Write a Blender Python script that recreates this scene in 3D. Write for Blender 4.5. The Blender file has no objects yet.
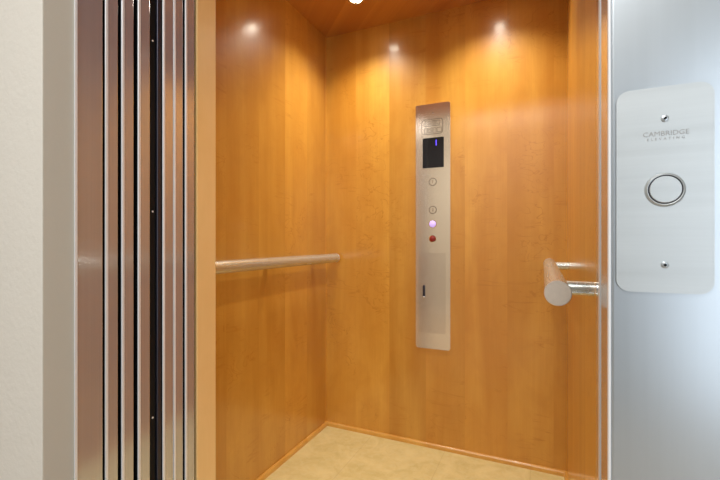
import bpy, bmesh, math, random
from mathutils import Vector, Matrix
random.seed(4)
C = bpy.context.scene.collection
PI = math.pi

# ---------------------------------------------------------------- materials
def new_mat(name):
    m = bpy.data.materials.new(name); m.use_nodes = True
    nt = m.node_tree; b = nt.nodes['Principled BSDF']
    return m, nt, b
def N(nt, kind, **kw):
    n = nt.nodes.new(kind)
    for k, v in kw.items(): setattr(n, k, v)
    return n
def math_n(nt, op, a, b=None, clamp=False):
    n = N(nt, 'ShaderNodeMath', operation=op, use_clamp=clamp)
    for i, v in enumerate((a, b)):
        if v is None: continue
        if hasattr(v, 'links'): nt.links.new(v, n.inputs[i])
        else: n.inputs[i].default_value = v
    return n.outputs[0]
def mix_col(nt, fac, a, b, blend='MIX'):
    n = N(nt, 'ShaderNodeMix', data_type='RGBA', blend_type=blend)
    for i, v in ((0, fac), (6, a), (7, b)):
        if hasattr(v, 'links'): nt.links.new(v, n.inputs[i])
        elif i == 0: n.inputs[i].default_value = v
        else: n.inputs[i].default_value = (*v, 1)
    return n.outputs[2]
def noise(nt, vec, scale, detail=4, rough=.5, dist=0.0):
    n = N(nt, 'ShaderNodeTexNoise')
    n.inputs['Scale'].default_value = scale; n.inputs['Detail'].default_value = detail
    n.inputs['Roughness'].default_value = rough; n.inputs['Distortion'].default_value = dist
    nt.links.new(vec, n.inputs['Vector']); return n.outputs['Fac']
def remap(nt, v, a, b, c=0, d=1):
    n = N(nt, 'ShaderNodeMapRange')
    nt.links.new(v, n.inputs[0])
    for i, x in enumerate((a, b, c, d)): n.inputs[i + 1].default_value = x
    return n.outputs[0]
def coords(nt, scale=(1, 1, 1)):
    tc = N(nt, 'ShaderNodeTexCoord'); mp = N(nt, 'ShaderNodeMapping')
    mp.inputs['Scale'].default_value = scale
    nt.links.new(tc.outputs['Object'], mp.inputs['Vector']); return mp.outputs[0]

def wood(name, base, dark, light, rough=.35, coat=1.0, coat_rough=.16, strips=True, strip_amp=.16):
    m, nt, b = new_mat(name)
    tc = N(nt, 'ShaderNodeTexCoord'); sp = N(nt, 'ShaderNodeSeparateXYZ')
    nt.links.new(tc.outputs['Object'], sp.inputs[0])
    h = math_n(nt, 'ADD', sp.outputs[0], sp.outputs[1])
    k = math_n(nt, 'FLOOR', math_n(nt, 'DIVIDE', math_n(nt, 'SUBTRACT', h, .472), .19))
    wn = N(nt, 'ShaderNodeTexWhiteNoise', noise_dimensions='1D'); nt.links.new(k, wn.inputs['W'])
    cmb = N(nt, 'ShaderNodeCombineXYZ')                  # (across, along) with an offset per veneer leaf
    nt.links.new(h, cmb.inputs[0]); nt.links.new(math_n(nt, 'MULTIPLY', k, 3.7), cmb.inputs[1]); nt.links.new(sp.outputs[2], cmb.inputs[2])
    def sc(x, y, z):
        mp = N(nt, 'ShaderNodeMapping'); mp.inputs['Scale'].default_value = (x, y, z)
        nt.links.new(cmb.outputs[0], mp.inputs['Vector']); return mp.outputs[0]
    broad = noise(nt, sc(7, 1, .9), 1, 4, .55, .4)
    fine = noise(nt, sc(160, 1, 3), 1, 3, .6)
    blot = noise(nt, sc(9, 1, 6), 1, 5, .6, .6)
    col = mix_col(nt, remap(nt, broad, .32, .68), dark, light)
    col = mix_col(nt, .55, base, col)
    col = mix_col(nt, remap(nt, fine, .35, .7, 0, .16), col, dark)
    col = mix_col(nt, remap(nt, blot, .45, .75, 0, .35), col, dark)
    if strips:
        v = remap(nt, wn.outputs[0], 0, 1, 1 - strip_amp, 1 + strip_amp * .6)
        cc = N(nt, 'ShaderNodeCombineColor')
        for i in range(3): nt.links.new(v, cc.inputs[i])
        col = mix_col(nt, 1.0, col, cc.outputs[0], 'MULTIPLY')
        # thin joint between veneer leaves
        fr = math_n(nt, 'FRACT', math_n(nt, 'DIVIDE', math_n(nt, 'SUBTRACT', h, .472), .19))
        col = mix_col(nt, remap(nt, fr, 0, .012, .22, 0), col, dark)
        # curly figure: short bent streaks here and there
        cr = noise(nt, sc(7, 1, 11), 1, 2, .5, 2.2)
        ridge = math_n(nt, 'ABSOLUTE', math_n(nt, 'SUBTRACT', cr, .5))
        line = remap(nt, ridge, 0, .018, 1, 0)
        msk = remap(nt, noise(nt, sc(4.3, 2.3, 2.6), 1, 2), .54, .62, 0, .75)
        col = mix_col(nt, math_n(nt, 'MULTIPLY', line, msk), col, dark)
        # slanting ripple marks across the leaf
        mp = N(nt, 'ShaderNodeMapping'); mp.inputs['Rotation'].default_value = (0, math.radians(38), 0); mp.inputs['Scale'].default_value = (3.2, 1, 26)
        nt.links.new(cmb.outputs[0], mp.inputs['Vector'])
        rp = noise(nt, mp.outputs[0], 1, 2, .5, .5)
        m2 = remap(nt, noise(nt, sc(5.1, 3.1, 3.3), 1, 2), .52, .62, 0, .6)
        l2 = remap(nt, math_n(nt, 'ABSOLUTE', math_n(nt, 'SUBTRACT', rp, .56)), 0, .020, 1, 0)
        col = mix_col(nt, math_n(nt, 'MULTIPLY', l2, m2), col, dark)
    nt.links.new(col, b.inputs['Base Color'])
    b.inputs['Roughness'].default_value = rough
    b.inputs['Coat Weight'].default_value = coat
    b.inputs['Coat Roughness'].default_value = coat_rough
    b.inputs['Coat IOR'].default_value = 1.5
    bp = N(nt, 'ShaderNodeBump'); bp.inputs['Strength'].default_value = .05; bp.inputs['Distance'].default_value = .01
    nt.links.new(noise(nt, sc(5, 1, 3), 1, 2), bp.inputs['Height']); nt.links.new(bp.outputs[0], b.inputs['Coat Normal'])
    return m

def steel(name, col, rough, grain=(3, 3, 400), amp=.05, aniso=0.0, cloud=0.0, metal=1.0, tint=.05):
    m, nt, b = new_mat(name)
    b.inputs['Metallic'].default_value = metal
    g = noise(nt, coords(nt, grain), 1, 3, .6)
    nt.links.new(remap(nt, g, .3, .7, rough - amp, rough + amp), b.inputs['Roughness'])
    c = mix_col(nt, remap(nt, g, .3, .7, 0, 1), tuple(x * (1 - tint) for x in col), tuple(min(1, x * (1 + tint)) for x in col))
    if cloud:
        cl = noise(nt, coords(nt, (5, 5, 5)), 1, 4)
        c = mix_col(nt, remap(nt, cl, .35, .7, 0, cloud), c, tuple(x * .6 for x in col))
    nt.links.new(c, b.inputs['Base Color'])
    if aniso:
        b.inputs['Anisotropic'].default_value = aniso
    return m

def plain(name, col, rough=.5, metal=0.0, spec=.5, emit=None, strength=0.0):
    m, nt, b = new_mat(name)
    g = noise(nt, coords(nt, (30, 30, 30)), 1, 3)
    nt.links.new(mix_col(nt, g, tuple(x * .96 for x in col), tuple(min(1, x * 1.04) for x in col)), b.inputs['Base Color'])
    b.inputs['Roughness'].default_value = rough; b.inputs['Metallic'].default_value = metal
    b.inputs['Specular IOR Level'].default_value = spec
    if emit:
        b.inputs['Emission Color'].default_value = (*emit, 1); b.inputs['Emission Strength'].default_value = strength
    return m

def plaster(name, col, bump=.25):
    m, nt, b = new_mat(name)
    v = coords(nt, (1, 1, 1))
    b.inputs['Roughness'].default_value = .8
    nt.links.new(mix_col(nt, noise(nt, v, 6, 3), tuple(x * .97 for x in col), col), b.inputs['Base Color'])
    bp = N(nt, 'ShaderNodeBump'); bp.inputs['Strength'].default_value = bump; bp.inputs['Distance'].default_value = .004
    nt.links.new(noise(nt, v, 70, 3, .6), bp.inputs['Height']); nt.links.new(bp.outputs[0], b.inputs['Normal'])
    return m

def vinyl():
    m, nt, b = new_mat('vinyl_floor')
    v = coords(nt)
    a = noise(nt, v, 9, 6, .62, .8); d = noise(nt, v, 38, 5, .6, .5)
    col = mix_col(nt, remap(nt, a, .35, .68), (.80, .68, .33), (.65, .54, .22))
    col = mix_col(nt, remap(nt, d, .45, .7, 0, .45), col, (.80, .72, .42))
    br = N(nt, 'ShaderNodeTexBrick'); br.offset = 0.0
    br.inputs['Scale'].default_value = 1; br.inputs['Brick Width'].default_value = .38; br.inputs['Row Height'].default_value = .76
    br.inputs['Mortar Size'].default_value = .0022; br.inputs['Mortar Smooth'].default_value = .6
    br.inputs['Color1'].default_value = br.inputs['Color2'].default_value = (0, 0, 0, 1); br.inputs['Mortar'].default_value = (.2, .2, .2, 1)
    mp = N(nt, 'ShaderNodeMapping'); mp.inputs['Location'].default_value = (.05, .22, 0)
    nt.links.new(v, mp.inputs[0]); nt.links.new(mp.outputs[0], br.inputs['Vector'])
    col = mix_col(nt, br.outputs['Color'], col, (.36, .22, .08))
    nt.links.new(col, b.inputs['Base Color']); b.inputs['Roughness'].default_value = .42
    return m

M = dict(
    wood=wood('maple_veneer', (.68, .335, .045), (.50, .20, .018), (.76, .42, .075), coat=.8, coat_rough=.165, strip_amp=.09),
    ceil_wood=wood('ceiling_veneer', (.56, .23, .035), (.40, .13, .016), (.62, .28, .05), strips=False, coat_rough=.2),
    trim=wood('maple_trim', (.74, .39, .07), (.58, .26, .035), (.80, .48, .11), strips=False, coat_rough=.2),
    post=wood('maple_post_lit', (.90, .58, .24), (.82, .50, .18), (.96, .66, .32), strips=False, coat_rough=.25),  # paler than the wall maple: hall light on the post put into colour
    door=steel('door_steel', (.56, .57, .62), .13, (200, 200, 1.5), .008, metal=.72),
    edge=plain('edge_aluminium', (.84, .86, .90), .38, .35),
    jamb=steel('jamb_steel', (.56, .57, .62), .13, (160, 160, 1.5), .008, cloud=.08, metal=.72),
    frame=steel('frame_steel', (.46, .51, .56), .29, (120, 120, 2), .004, cloud=.06, metal=.85, tint=.012),
    plate=steel('call_plate_steel', (.49, .525, .545), .42, (3, 60, 90), .01, metal=.8),
    panel=steel('panel_steel', (.92, .79, .63), .15, (2, 2, 60), .002, metal=.93, tint=.01),
    hatch=steel('hatch_steel', (.80, .68, .55), .16, (60, 2, 2), .002, metal=.93, tint=.01),
    rail=steel('rail_steel', (.68, .74, .72), .27, (90, 2, 90), .006, metal=.8, tint=.02),
    cap=steel('cap_steel', (.84, .75, .66), .33, (60, 60, 60), .01, metal=.6),
    chrome=plain('chrome', (.8, .8, .8), .12, 1),
    dark_steel=plain('dark_steel', (.05, .05, .07), .35, .7),
    black=plain('black_paint_gap_shade', (.006, .006, .007), .6, spec=.2),
    white=plaster('white_plaster', (.66, .64, .595), .30),
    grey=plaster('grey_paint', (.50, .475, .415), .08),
    hall_ceiling=plaster('hall_ceiling_paint', (.80, .78, .74), .1),
    trim_paint=plain('trim_paint', (.86, .85, .82), .4),
    hall_floor=plain('hall_floor_stone', (.52, .43, .33), .4),
    shaft=plain('shaft_board', (.05, .05, .05), .9),
    vinyl=vinyl(),
    screen=plain('screen_glass', (.010, .009, .012), .08),
    blue=plain('blue_digit', (.1, .08, .9), .4, emit=(.10, .05, 1.0), strength=1.6),
    violet=plain('violet_button', (.62, .50, .85), .3, emit=(.55, .40, 1.0), strength=.55),
    red=plain('red_button', (.26, .015, .008), .35),
    engraved=plain('engraving', (.10, .07, .045), .6, .2),
    grey_print=plain('grey_print', (.34, .35, .36), .6),
    lamp=plain('lamp_glow', (1, 1, 1), .5, emit=(1, .90, .72), strength=30),
    hall_door=plain('hall_door_paint', (.30, .32, .34), .5),
    window_white=plain('window_white', (.8, .8, .78), .5),
    hall_fill=plain('hall_fill_glow', (1, 1, 1), .5, emit=(1, .97, .92), strength=3),
)
_rad = M['cap'].node_tree; _b = _rad.nodes['Principled BSDF']

# ---------------------------------------------------------------- mesh helpers
def obj(name, bm, m, parent=None, smooth=False):
    me = bpy.data.meshes.new(name); bm.normal_update()
    if smooth:
        for f in bm.faces: f.smooth = True
        for e in bm.edges:
            if len(e.link_faces) == 2 and e.calc_face_angle(0) > math.radians(32): e.smooth = False
    bm.to_mesh(me); bm.free()
    me.materials.append(M[m] if isinstance(m, str) else m)
    o = bpy.data.objects.new(name, me); C.objects.link(o)
    if parent: o.parent = parent
    return o
def add_box(bm, x0, x1, y0, y1, z0, z1):
    g = bmesh.ops.create_cube(bm, size=1)
    for v in g['verts']:
        v.co = Vector(((x0 + x1) / 2 + v.co.x * (x1 - x0), (y0 + y1) / 2 + v.co.y * (y1 - y0), (z0 + z1) / 2 + v.co.z * (z1 - z0)))
    return g['verts']
def box(*a):
    bm = bmesh.new(); add_box(bm, *a); return bm
def bevelled(bm, w, seg=2, sel=None):
    es = [e for e in bm.edges if sel is None or sel(e)]
    bmesh.ops.bevel(bm, geom=es, offset=w, segments=seg, affect='EDGES', profile=.5); return bm
def struct(name, bm, m, parent=None, smooth=False):
    o = obj(name, bm, m, parent, smooth)
    if not parent: o['kind'] = 'structure'
    return o
def tag(o, label, cat, group=None):
    o['label'] = label; o['category'] = cat
    if group: o['group'] = group
    return o
def thing(name, label, cat, loc=(0, 0, 0), group=None):
    o = bpy.data.objects.new(name, None); C.objects.link(o); o.location = loc; o.empty_display_size = .1
    return tag(o, label, cat, group)
def lathe(profile, axis, at, seg=48):
    """profile: (distance along axis, radius) pairs"""
    bm = bmesh.new(); ax = Vector(axis).normalized()
    u = ax.orthogonal().normalized(); w = ax.cross(u)
    rings = []
    for d, r in profile:
        p = Vector(at) + ax * d
        if r < 1e-6: rings.append([bm.verts.new(p)])
        else: rings.append([bm.verts.new(p + (u * math.cos(2 * PI * i / seg) + w * math.sin(2 * PI * i / seg)) * r) for i in range(seg)])
    for a, b in zip(rings, rings[1:]):
        for i in range(seg):
            j = (i + 1) % seg
            if len(a) == 1 and len(b) > 1: bm.faces.new((a[0], b[i], b[j]))
            elif len(b) == 1 and len(a) > 1: bm.faces.new((a[i], b[0], a[j]))
            elif len(a) > 1: bm.faces.new((a[i], b[i], b[j], a[j]))
    bmesh.ops.recalc_face_normals(bm, faces=bm.faces[:]); return bm
def rounded(cx, cz, w, h, r, seg=8):
    pts = []
    rr = r if isinstance(r, (tuple, list)) else (r,) * 4     # radii: bottom-left, bottom-right, top-right, top-left
    for (sx, sz, a0), q in zip(((-1, -1, PI), (1, -1, 1.5 * PI), (1, 1, 0), (-1, 1, .5 * PI)), rr):
        ox = cx + sx * (w / 2 - q); oz = cz + sz * (h / 2 - q)
        for i in range(seg + 1):
            a = a0 + i / seg * PI / 2; pts.append((ox + q * math.cos(a), oz + q * math.sin(a)))
    return pts
def plate_bm(pts, yf, yb, bev=0.0, hole=None):
    """slab with outline pts in x,z; front face at yf, back at yb"""
    bm = bmesh.new()
    f = [bm.verts.new((x, yf, z)) for x, z in pts]; b = [bm.verts.new((x, yb, z)) for x, z in pts]; n = len(pts)
    if hole:
        fi = [bm.verts.new((x, yf, z)) for x, z in hole]; bi = [bm.verts.new((x, yb, z)) for x, z in hole]
        for i in range(n):
            j = (i + 1) % n
            bm.faces.new((f[i], f[j], fi[j], fi[i])); bm.faces.new((b[j], b[i], bi[i], bi[j]))
            bm.faces.new((f[j], f[i], b[i], b[j])); bm.faces.new((fi[i], fi[j], bi[j], bi[i]))
    else:
        ff = bm.faces.new(f); bm.faces.new(b[::-1])
        for i in range(n):
            j = (i + 1) % n; bm.faces.new((f[j], f[i], b[i], b[j]))
        if bev:
            bmesh.ops.bevel(bm, geom=list(ff.edges), offset=bev, segments=2, affect='EDGES', profile=.5)
    bmesh.ops.recalc_face_normals(bm, faces=bm.faces[:]); return bm
def text_obj(name, body, size, x, y, z, m, parent, depth=.0003, spacing=1.0):
    cu = bpy.data.curves.new('lettering', 'FONT'); cu.body = body; cu.size = size; cu.extrude = depth
    cu.align_x = 'CENTER'; cu.align_y = 'CENTER'; cu.space_character = spacing; cu.resolution_u = 3
    tmp = bpy.data.objects.new('lettering', cu); C.objects.link(tmp); bpy.context.view_layer.update()
    me = bpy.data.meshes.new_from_object(tmp.evaluated_get(bpy.context.evaluated_depsgraph_get()))
    bpy.data.objects.remove(tmp)
    me.transform(Matrix.Translation((x, y, z)) @ Matrix.Rotation(PI / 2, 4, 'X'))
    me.materials.clear(); me.materials.append(M[m])
    o = bpy.data.objects.new(name, me); C.objects.link(o); o.parent = parent; return o

# ---------------------------------------------------------------- measures (metres, camera over the origin)
CAM_Z = 1.010
XL, XR, YB = -1.0854, .0951, 1.9495      # cab inner faces
ZC = 2.127                               # cab ceiling
YF = .9325                               # inner face of the cab's front return
XJ = -.900                               # left edge of the door opening
XK = .070                                # right edge of the door opening
YW = .467                                # hall wall face
HX0, HX1, HY0, HZ = -2.1, 1.9, -1.7, 2.50
HEAD = 2.02

# ---- cab shell
struct('floor', box(XL - .03, XR + .03, .745, YB + .03, -.03, 0), 'vinyl')
struct('wall_left', box(XL - .03, XL, YF, YB + .03, 0, ZC + .02), 'wood')
struct('wall_back', box(XL, XR, YB, YB + .03, 0, ZC + .02), 'wood')
bm = box(XR, XR + .03, .915, YB + .03, 0, ZC + .02)
bevelled(bm, .004, 3, lambda e: all(abs(v.co.y - .915) < 1e-4 and abs(v.co.x - XR) < 1e-4 for v in e.verts))
struct('wall_right', bm, 'wood')
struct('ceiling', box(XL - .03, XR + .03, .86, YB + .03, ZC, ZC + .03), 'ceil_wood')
# front return (left) and cab header
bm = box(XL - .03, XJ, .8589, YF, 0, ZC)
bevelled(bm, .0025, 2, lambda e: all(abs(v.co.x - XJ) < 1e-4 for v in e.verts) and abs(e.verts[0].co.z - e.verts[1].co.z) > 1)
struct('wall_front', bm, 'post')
struct('trim_1', bevelled(box(XJ, XR + .03, .862, YF, 1.955, ZC), .002, 1), 'wood')      # cab header
# quarter round at the floor
def bead(p0, p1, inward, name):
    bm = bmesh.new(); p0 = Vector(p0); p1 = Vector(p1); n = Vector(inward)
    W, H = .013, .021
    prof = [(0, 0), (W, 0)] + [(W * (1 - .75 * (1 - math.cos(a))) , H * .45 + H * .55 * math.sin(a)) for a in [i * PI / 12 for i in range(7)]] + [(0, H)]
    d = (p1 - p0).normalized()
    a = [bm.verts.new(p0 + n * u + d * u * s0 + Vector((0, 0, v))) for (u, v) in prof for s0 in (mit[0],)]
    b = [bm.verts.new(p1 + n * u - d * u * s1 + Vector((0, 0, v))) for (u, v) in prof for s1 in (mit[1],)]
    k = len(prof)
    for i in range(k):
        j = (i + 1) % k; bm.faces.new((a[i], a[j], b[j], b[i]))
    bm.faces.new(a); bm.faces.new(b[::-1]); bmesh.ops.recalc_face_normals(bm, faces=bm.faces[:])
    struct(name, bm, 'trim', smooth=True)
mit = (0, 1); bead((XL, YF, 0), (XL, YB, 0), (1, 0, 0), 'baseboard_left')
mit = (1, 1); bead((XL, YB, 0), (XR, YB, 0), (0, -1, 0), 'baseboard_back')
mit = (1, 0); bead((XR, YB, 0), (XR, .92, 0), (-1, 0, 0), 'baseboard_right')

# ---- hall side
def wall_box(name, a, m): return struct(name, box(*a), m)
bm = box(HX0, XJ + .001, YW, .527, 0, HZ)
bevelled(bm, .002, 2, lambda e: all(abs(v.co.x - XJ - .001) < 1e-3 and abs(v.co.y - YW) < 1e-3 for v in e.verts))
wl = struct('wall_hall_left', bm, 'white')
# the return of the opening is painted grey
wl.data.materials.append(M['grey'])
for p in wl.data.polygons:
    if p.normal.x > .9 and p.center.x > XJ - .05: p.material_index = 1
wall_box('wall_hall_right', (.262, HX1, YW, .527, 0, HZ), 'white')
wall_box('wall_hall_above', (XJ + .001, .262, YW, .527, HEAD + .06, HZ), 'white')
wall_box('wall_hall_back', (HX0, HX1, HY0 - .1, HY0, 0, HZ), 'white')
wall_box('wall_hall_west', (HX0 - .1, HX0, HY0 - .1, .527, 0, HZ), 'white')
wall_box('wall_hall_east', (HX1, HX1 + .1, HY0 - .1, .527, 0, HZ), 'white')
wall_box('ceiling_hall', (HX0 - .1, HX1 + .1, HY0 - .1, .527, HZ, HZ + .05), 'hall_ceiling')
wall_box('floor_hall', (HX0 - .1, HX1 + .1, HY0 - .1, .527, -.05, 0), 'hall_floor')
# hoistway lining behind the doors
wall_box('wall_shaft_left', (-1.50, -1.46, .53, 2.12, -.05, HZ), 'shaft')
wall_box('wall_shaft_right', (.50, .54, .53, 2.12, -.05, HZ), 'shaft')
wall_box('wall_shaft_back', (-1.5, .54, 2.08, 2.12, -.05, HZ), 'shaft')
wall_box('wall_shaft_front_left', (-1.46, -.975, .528, .545, 0, HZ), 'shaft')
wall_box('ceiling_shaft', (-1.5, .54, .53, 2.12, HZ, HZ + .05), 'shaft')
# steel sill, hall jambs, header
bm = box(XJ - .30, .16, .53, .742, -.04, 0)
struct('trim_2', bm, 'door')
bm = bmesh.new()
add_box(bm, XJ - .07, XJ + .003, .528, .5867, 0, HZ)
bevelled(bm, .0028, 3, lambda e: all(abs(v.co.x - XJ - .003) < 1e-4 for v in e.verts) and abs(e.verts[0].co.z - e.verts[1].co.z) > 1)
t3 = struct('trim_3', bm, 'jamb')
obj('edge_strip', box(XJ + .0015, XJ + .0050, .5262, .5308, 0, HEAD), 'edge', t3)
# right jamb: bent sheet with the wide face towards the hall
bm = bmesh.new(); r = .005
pts = [(XK, .617)] + [(XK + r - r * math.cos(a), .549 + r - r * math.sin(a)) for a in [i * PI / 12 for i in range(7)]] + [(.262, .549), (.262, .527), (.30, .527), (.30, .617)]
lo = [bm.verts.new((x, y, 0)) for x, y in pts]; hi = [bm.verts.new((x, y, HZ)) for x, y in pts]
bm.faces.new(lo[::-1]); bm.faces.new(hi)
for i in range(len(pts)):
    j = (i + 1) % len(pts); bm.faces.new((lo[i], lo[j], hi[j], hi[i]))
bmesh.ops.recalc_face_normals(bm, faces=bm.faces[:])
t4 = struct('trim_4', bm, 'frame')
t4.data.materials.append(M['jamb'])
for p in t4.data.polygons:
    if p.normal.x < -.95: p.material_index = 1
tr4 = bpy.data.objects['trim_4']
obj('edge_strip', bevelled(box(XK - .0010, XK + .0022, .5475, .5565, 0, HEAD), .0015, 2), 'edge', tr4)
struct('trim_5', box(XJ, XK, .53, .5867, HEAD, HZ), 'frame')
# strike post of the cab doors, on the right
bm = box(.0835, .125, .745, .803, 0, HEAD)
bevelled(bm, .0025, 4, lambda e: all(v.co.x < .084 for v in e.verts) and abs(e.verts[0].co.z - e.verts[1].co.z) > 1)
t6 = struct('trim_6', bm, 'door')
obj('edge_strip', box(.0822, .0850, .7440, .7600, 0, HEAD), 'edge', t6)
struct('trim_7', box(XJ, .125, .60, .856, HEAD, HEAD + .10), 'dark_steel')
# black post in the running clearance with its screws, slim grey seal behind it
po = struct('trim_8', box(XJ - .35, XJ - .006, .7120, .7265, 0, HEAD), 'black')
for z in (1.52, 1.085, .56):
    obj('screw', lathe([(0, 0), (0, .0024), (.0010, .0024), (.0018, 0)], (1, 0, 0), (XJ - .006, .7195, z), 12), 'edge', po, True)
struct('trim_9', bevelled(box(XJ - .35, XJ - .002, .7305, .7420, 0, HEAD), .001, 1), 'dark_steel')

# ---- telescopic door panels, folded back to the left
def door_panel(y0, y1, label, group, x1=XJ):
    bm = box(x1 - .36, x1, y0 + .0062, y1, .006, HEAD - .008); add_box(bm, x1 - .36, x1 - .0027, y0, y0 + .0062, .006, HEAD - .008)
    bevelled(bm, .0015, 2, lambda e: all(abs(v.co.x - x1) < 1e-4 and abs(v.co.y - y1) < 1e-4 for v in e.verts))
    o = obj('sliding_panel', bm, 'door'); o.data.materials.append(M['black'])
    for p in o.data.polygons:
        if p.normal.y < -.9 or p.normal.y > .9: p.material_index = 1  # faces inside the gaps blackened, shade between panels put into colour
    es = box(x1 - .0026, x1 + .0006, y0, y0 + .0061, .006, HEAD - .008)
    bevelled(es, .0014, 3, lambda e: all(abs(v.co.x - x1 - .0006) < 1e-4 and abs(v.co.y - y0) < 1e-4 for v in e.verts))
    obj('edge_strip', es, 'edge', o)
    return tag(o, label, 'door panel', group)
G1 = 'hall side sliding door panels'; G2 = 'cab side sliding door panels'
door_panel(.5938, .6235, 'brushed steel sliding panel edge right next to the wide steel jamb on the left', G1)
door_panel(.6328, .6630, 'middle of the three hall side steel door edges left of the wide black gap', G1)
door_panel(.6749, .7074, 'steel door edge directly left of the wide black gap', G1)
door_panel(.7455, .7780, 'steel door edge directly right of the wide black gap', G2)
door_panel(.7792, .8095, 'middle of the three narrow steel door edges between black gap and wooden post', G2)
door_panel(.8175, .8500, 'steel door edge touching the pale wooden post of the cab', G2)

# ---------------------------------------------------------------- handrails
RZ = CAM_Z - .0905
def handrail(x, wall_x, y0, y1, stems, label, RZ=RZ):
    t = thing('handrail', label, 'handrail', (0, 0, 0), 'cab handrails')
    R = .0234; cap = .004
    obj('rail', lathe([(0, 0), (0, R), (y1 - y0 - 2 * cap, R), (y1 - y0 - 2 * cap, 0)], (0, 1, 0), (x, y0 + cap, RZ), 64), 'rail', t, True)
    obj('end_cap', lathe([(0, 0), (0, R - .0006), (.0012, R + .0006), (cap, R + .0006), (cap, 0)], (0, 1, 0), (x, y0, RZ), 64), 'cap', t, True)
    obj('end_cap', lathe([(0, 0), (0, R - .0006), (.0012, R + .0006), (cap, R + .0006), (cap, 0)], (0, -1, 0), (x, y1, RZ), 64), 'cap', t, True)
    s = 1 if wall_x > x else -1; L = abs(wall_x - x)
    for y in stems:
        obj('bracket', lathe([(.010, 0), (.010, .0148), (L, .0148), (L, 0)], (s, 0, 0), (x, y, RZ), 32), 'rail', t, True)
    return t
handrail(-1.0155, XL, .965, 1.928, (1.06, 1.42, 1.80), 'round brushed steel handrail along the left wooden cab wall')
handrail(.0256, XR, .850, 1.93, (.962, 1.80), 'steel handrail seen end on beside the right cab wall, flat round cap facing out', CAM_Z - .0990)

# ---------------------------------------------------------------- car operating panel
PX, PW = -.4909, .1714
yf = YB - .0045
cp = thing('control_panel', 'tall narrow brushed steel control panel with small display on the back wooden wall', 'control panel', (0, 0, 0))
obj('faceplate', plate_bm(rounded(PX, (1.6815 + .4825) / 2, PW, 1.6815 - .4825, (.011, .011, .011, .003)), yf, YB, .0012), 'panel', cp)
def screw(parent, x, y, z, r, n=(0, -1, 0), m='chrome'):
    o = obj('screw', lathe([(0, 0), (0, r), (.0008, r), (.0016, r * .55), (.0017, 0)], n, (x, y, z), 24), m, parent, True)
    obj('socket', lathe([(.0016, 0), (.0016, r * .42), (.0021, r * .42), (.0021, 0)], n, (x, y, z), 12), 'black', o)
screw(cp, PX, yf, 1.637, .0040)
# engraved certificate
yl = yf - .0004
eng = bmesh.new()
def ring_into(bm, outer, inner, y0, y1):
    b2 = plate_bm(outer, y0, y1, hole=inner); me = bpy.data.meshes.new('x'); b2.to_mesh(me); b2.free(); bm.from_mesh(me); bpy.data.meshes.remove(me)
cx, cz = -.4937, 1.5695
ring_into(eng, rounded(cx, cz, .106, .074, .014), rounded(cx, cz, .1015, .0695, .0118), yl, yf)
ring_into(eng, rounded(cx, cz + .016, .072, .026, .002), rounded(cx, cz + .016, .0685, .0225, .001), yl, yf)
ring_into(eng, rounded(cx - .010, cz - .018, .060, .024, .002), rounded(cx - .010, cz - .018, .0565, .0205, .001), yl, yf)
ring_into(eng, rounded(cx + .035, cz - .018, .024, .024, .006), rounded(cx + .035, cz - .018, .0205, .0205, .005), yl, yf)
for zz, ww in ((.023, .052), (.017, .040), (.011, .056), (-.012, .040), (-.018, .046), (-.024, .036)):
    add_box(eng, cx - ww / 2 - (.010 if zz < 0 else 0), cx + ww / 2 - (.010 if zz < 0 else 0), yl, yf, cz + zz - .0008, cz + zz + .0008)
o = obj('certificate_engraving', eng, 'engraved', cp)
# display
ds = obj('display', plate_bm(rounded(-.4888, 1.4414, .1045, .1470, .002), yf - .0012, yf, .0006), 'screen', cp)
ds['label'] = 'black glass display with blue floor number'
text_obj('digit', '1', .040, -.4735, yf - .0014, 1.487, 'blue', ds, .0002)
def push_button(z, char, m='panel'):
    b = obj('button', lathe([(0, 0), (0, .0165), (.0008, .0165), (.0008, 0)], (0, -1, 0), (PX, yf, z), 40), m, cp)
    obj('button_ring', lathe([(0, .0165), (.0010, .0166), (.0012, .0178), (.0009, .0190), (0, .0192)], (0, -1, 0), (PX, yf, z), 40), 'engraved', b, True)
    if char: text_obj('number', char, .020, PX, yf - .0010, z, 'engraved', b, .0002)
    return b
push_button(1.2989, '1'); push_button(1.1618, '2')
b = obj('indicator_button', lathe([(0, 0), (0, .0165), (.0020, .0165), (.0040, .0135), (.0046, 0)], (0, -1, 0), (PX, yf, 1.0932), 40), 'violet', cp, True)
b['label'] = 'pale violet lit round button'
obj('bezel', lathe([(0, .0165), (.0022, .0166), (.0028, .018), (.0018, .0195), (0, .0195)], (0, -1, 0), (PX, yf, 1.0932), 40), 'chrome', b, True)
b = obj('alarm_button', lathe([(0, 0), (0, .0130), (.0060, .0135), (.0095, .0120), (.0110, .007), (.0115, 0)], (0, -1, 0), (PX, yf, 1.0205), 40), 'red', cp, True)
b['label'] = 'dark red raised button'
obj('bezel', lathe([(0, .0130), (.0020, .0132), (.0035, .0155), (.0022, .0180), (0, .0180)], (0, -1, 0), (PX, yf, 1.0205), 40), 'chrome', b, True)
# telephone hatch, latch
ht = obj('hatch', plate_bm(rounded(-.4945, .7560, .132, .392, .002), yf - .0010, yf, .0006), 'hatch', cp)
obj('latch', plate_bm(rounded(-.5345, .762, .012, .062, .0055), yf - .0035, yf - .0009, .0008), 'dark_steel', ht, True)
obj('latch_pin', lathe([(0, 0), (0, .0042), (.003, .0042), (.0042, .002), (.0043, 0)], (0, -1, 0), (-.5335, yf - .0032, .735), 20), 'chrome', ht, True)

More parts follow.
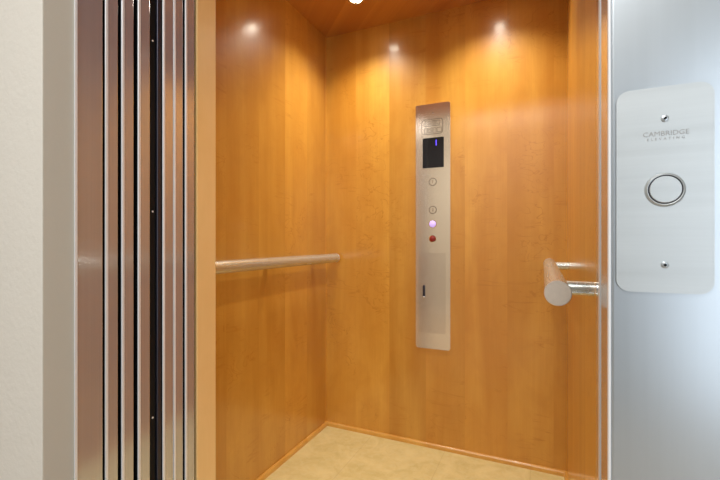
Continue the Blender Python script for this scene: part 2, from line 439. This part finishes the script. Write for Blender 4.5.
# ---------------------------------------------------------------- hall call station
yp = .549 - .0028
cs = thing('call_station', 'rounded satin steel call plate with large round button on the right door frame', 'call station', (0, 0, 0))
pcx, pw, pz0, pz1 = .1216, .0890, .9525, 1.1812
outl = rounded(pcx, (pz0 + pz1) / 2, pw, pz1 - pz0, .0135, 12)
obj('faceplate', plate_bm(outl, yp, .549, .0008), 'plate', cs)
bx, bz = .1228, 1.0668
rg = obj('call_button', lathe([(0, 0), (0, .0148), (.0030, .0148), (.0036, .0142), (.0037, 0)], (0, -1, 0), (bx, yp, bz), 56), 'plate', cs, True)
obj('button_ring', lathe([(0, .0158), (.0024, .0161), (.0026, .0168), (.0010, .0186), (0, .0188)], (0, -1, 0), (bx, yp, bz), 56), 'plate', rg, True)
obj('shadow_gap', lathe([(0, .0147), (.0022, .0148), (.0024, .0156), (0, .0160)], (0, -1, 0), (bx, yp, bz), 56), 'dark_steel', rg, True)
for z in (1.1455, .9835):
    screw(cs, .1228, yp, z, .0036, m='frame')
text_obj('lettering', 'CAMBRIDGE', .0075, .1235, yp - .0002, 1.1290, 'grey_print', cs, .00012, 1.02)
text_obj('lettering', 'E L E V A T I N G', .0040, .1235, yp - .0002, 1.1232, 'grey_print', cs, .00012, 1.16)

# ---------------------------------------------------------------- lights in the cab
LAMPS = [(-.785, 1.69, 'recessed ceiling spotlight near the left wooden wall, glowing warm white'),
         (-.205, 1.69, 'recessed ceiling spotlight above the back wall right of the control panel')]
for x, y, lab in LAMPS:
    d = thing('downlight', lab, 'ceiling light', (0, 0, 0), 'cab ceiling spotlights')
    obj('trim_ring', lathe([(0, .026), (.003, .027), (.005, .032), (.003, .040), (0, .041)], (0, 0, -1), (x, y, ZC), 40), 'chrome', d, True)
    obj('bulb', lathe([(0, 0), (0, .0255), (.002, .024), (.004, .012), (.0045, 0)], (0, 0, -1), (x, y, ZC), 32), 'lamp', d, True)
    li = bpy.data.lights.new('spot', 'SPOT'); li.energy = 27; li.color = (1, .93, .80)
    li.spot_size = math.radians(130); li.spot_blend = 1; li.shadow_soft_size = .022
    lo_ = bpy.data.objects.new('spot', li); C.objects.link(lo_); lo_.location = (x, y, ZC - .012)

# ---------------------------------------------------------------- the hall: unseen window, door and ceiling light, added
wx0, wx1, wz0, wz1 = .72, 1.75, .04, 2.10
w = bmesh.new()
for a in ((wx0, wx0 + .05, wz0, wz1), (wx1 - .05, wx1, wz0, wz1), (wx0, wx1, wz0, wz0 + .05), (wx0, wx1, wz1 - .05, wz1), ((wx0 + wx1) / 2 - .02, (wx0 + wx1) / 2 + .02, wz0, wz1)):
    add_box(w, a[0], a[1], HY0, HY0 + .03, a[2], a[3])
struct('baseboard_hall', box(HX0, -.44, HY0, HY0 + .015, 0, .13), 'trim_paint')
struct('window_added', w, 'window_white')  # unseen window frame, added for the steel to reflect
dr = bmesh.new(); add_box(dr, -.42, .56, HY0, HY0 + .02, 0, 2.05)
d1 = struct('door_added', dr, 'hall_door')  # unseen door, added to darken the reflection in the steel frame
db = bmesh.new()
for z0_, z1_ in ((.15, .95), (1.10, 1.92)):
    for x0_, x1_ in ((-.32, .04), (.12, .48)):
        add_box(db, x0_, x1_, HY0 + .0195, HY0 + .027, z0_, z1_)
obj('door_board', bevelled(db, .004, 1), 'hall_door', d1)
obj('door_handle', lathe([(0, 0), (0, .012), (.035, .010), (.04, .026), (.06, .026), (.068, .016), (.07, 0)], (0, 1, 0), (.50, HY0 + .02, 1.0), 24), 'chrome', d1, True)
def area(name, loc, rot, sx, sy, e, col):
    li = bpy.data.lights.new(name, 'AREA'); li.shape = 'RECTANGLE'; li.size = sx; li.size_y = sy; li.energy = e; li.color = col
    o = bpy.data.objects.new(name, li); C.objects.link(o); o.location = loc; o.rotation_euler = rot
area('window_fill', ((wx0 + wx1) / 2, HY0 + .012, (wz0 + wz1) / 2), (-PI / 2, 0, PI), wx1 - wx0 - .1, wz1 - wz0 - .1, 16, (.80, .90, 1))  # daylight fill added at the unseen window
area('hall_ceiling_fill', (-.25, -.75, HZ - .03), (0, 0, 0), 1.2, 1.0, 38, (1, .98, .95))  # unseen ceiling light, added as fill for hall and cab

wd = bpy.data.worlds.new('world'); bpy.context.scene.world = wd; wd.use_nodes = True
wd.node_tree.nodes['Background'].inputs[0].default_value = (.8, .9, 1, 1); wd.node_tree.nodes['Background'].inputs[1].default_value = .3

# ---------------------------------------------------------------- camera
cam = bpy.data.cameras.new('camera'); co = bpy.data.objects.new('camera', cam); C.objects.link(co)
co.location = (0, 0, CAM_Z); co.rotation_euler = (PI / 2, 0, math.radians(24.368))
cam.sensor_width = 36; cam.lens = 404.02 * 36 / 720; cam.shift_y = 1 / 720; cam.clip_start = .02
sc = bpy.context.scene; sc.camera = co
sc.view_settings.view_transform = 'Standard'; sc.view_settings.look = 'None'
sc.view_settings.gamma = 1; sc.view_settings.exposure = 0.15; sc.view_settings.use_curve_mapping = False
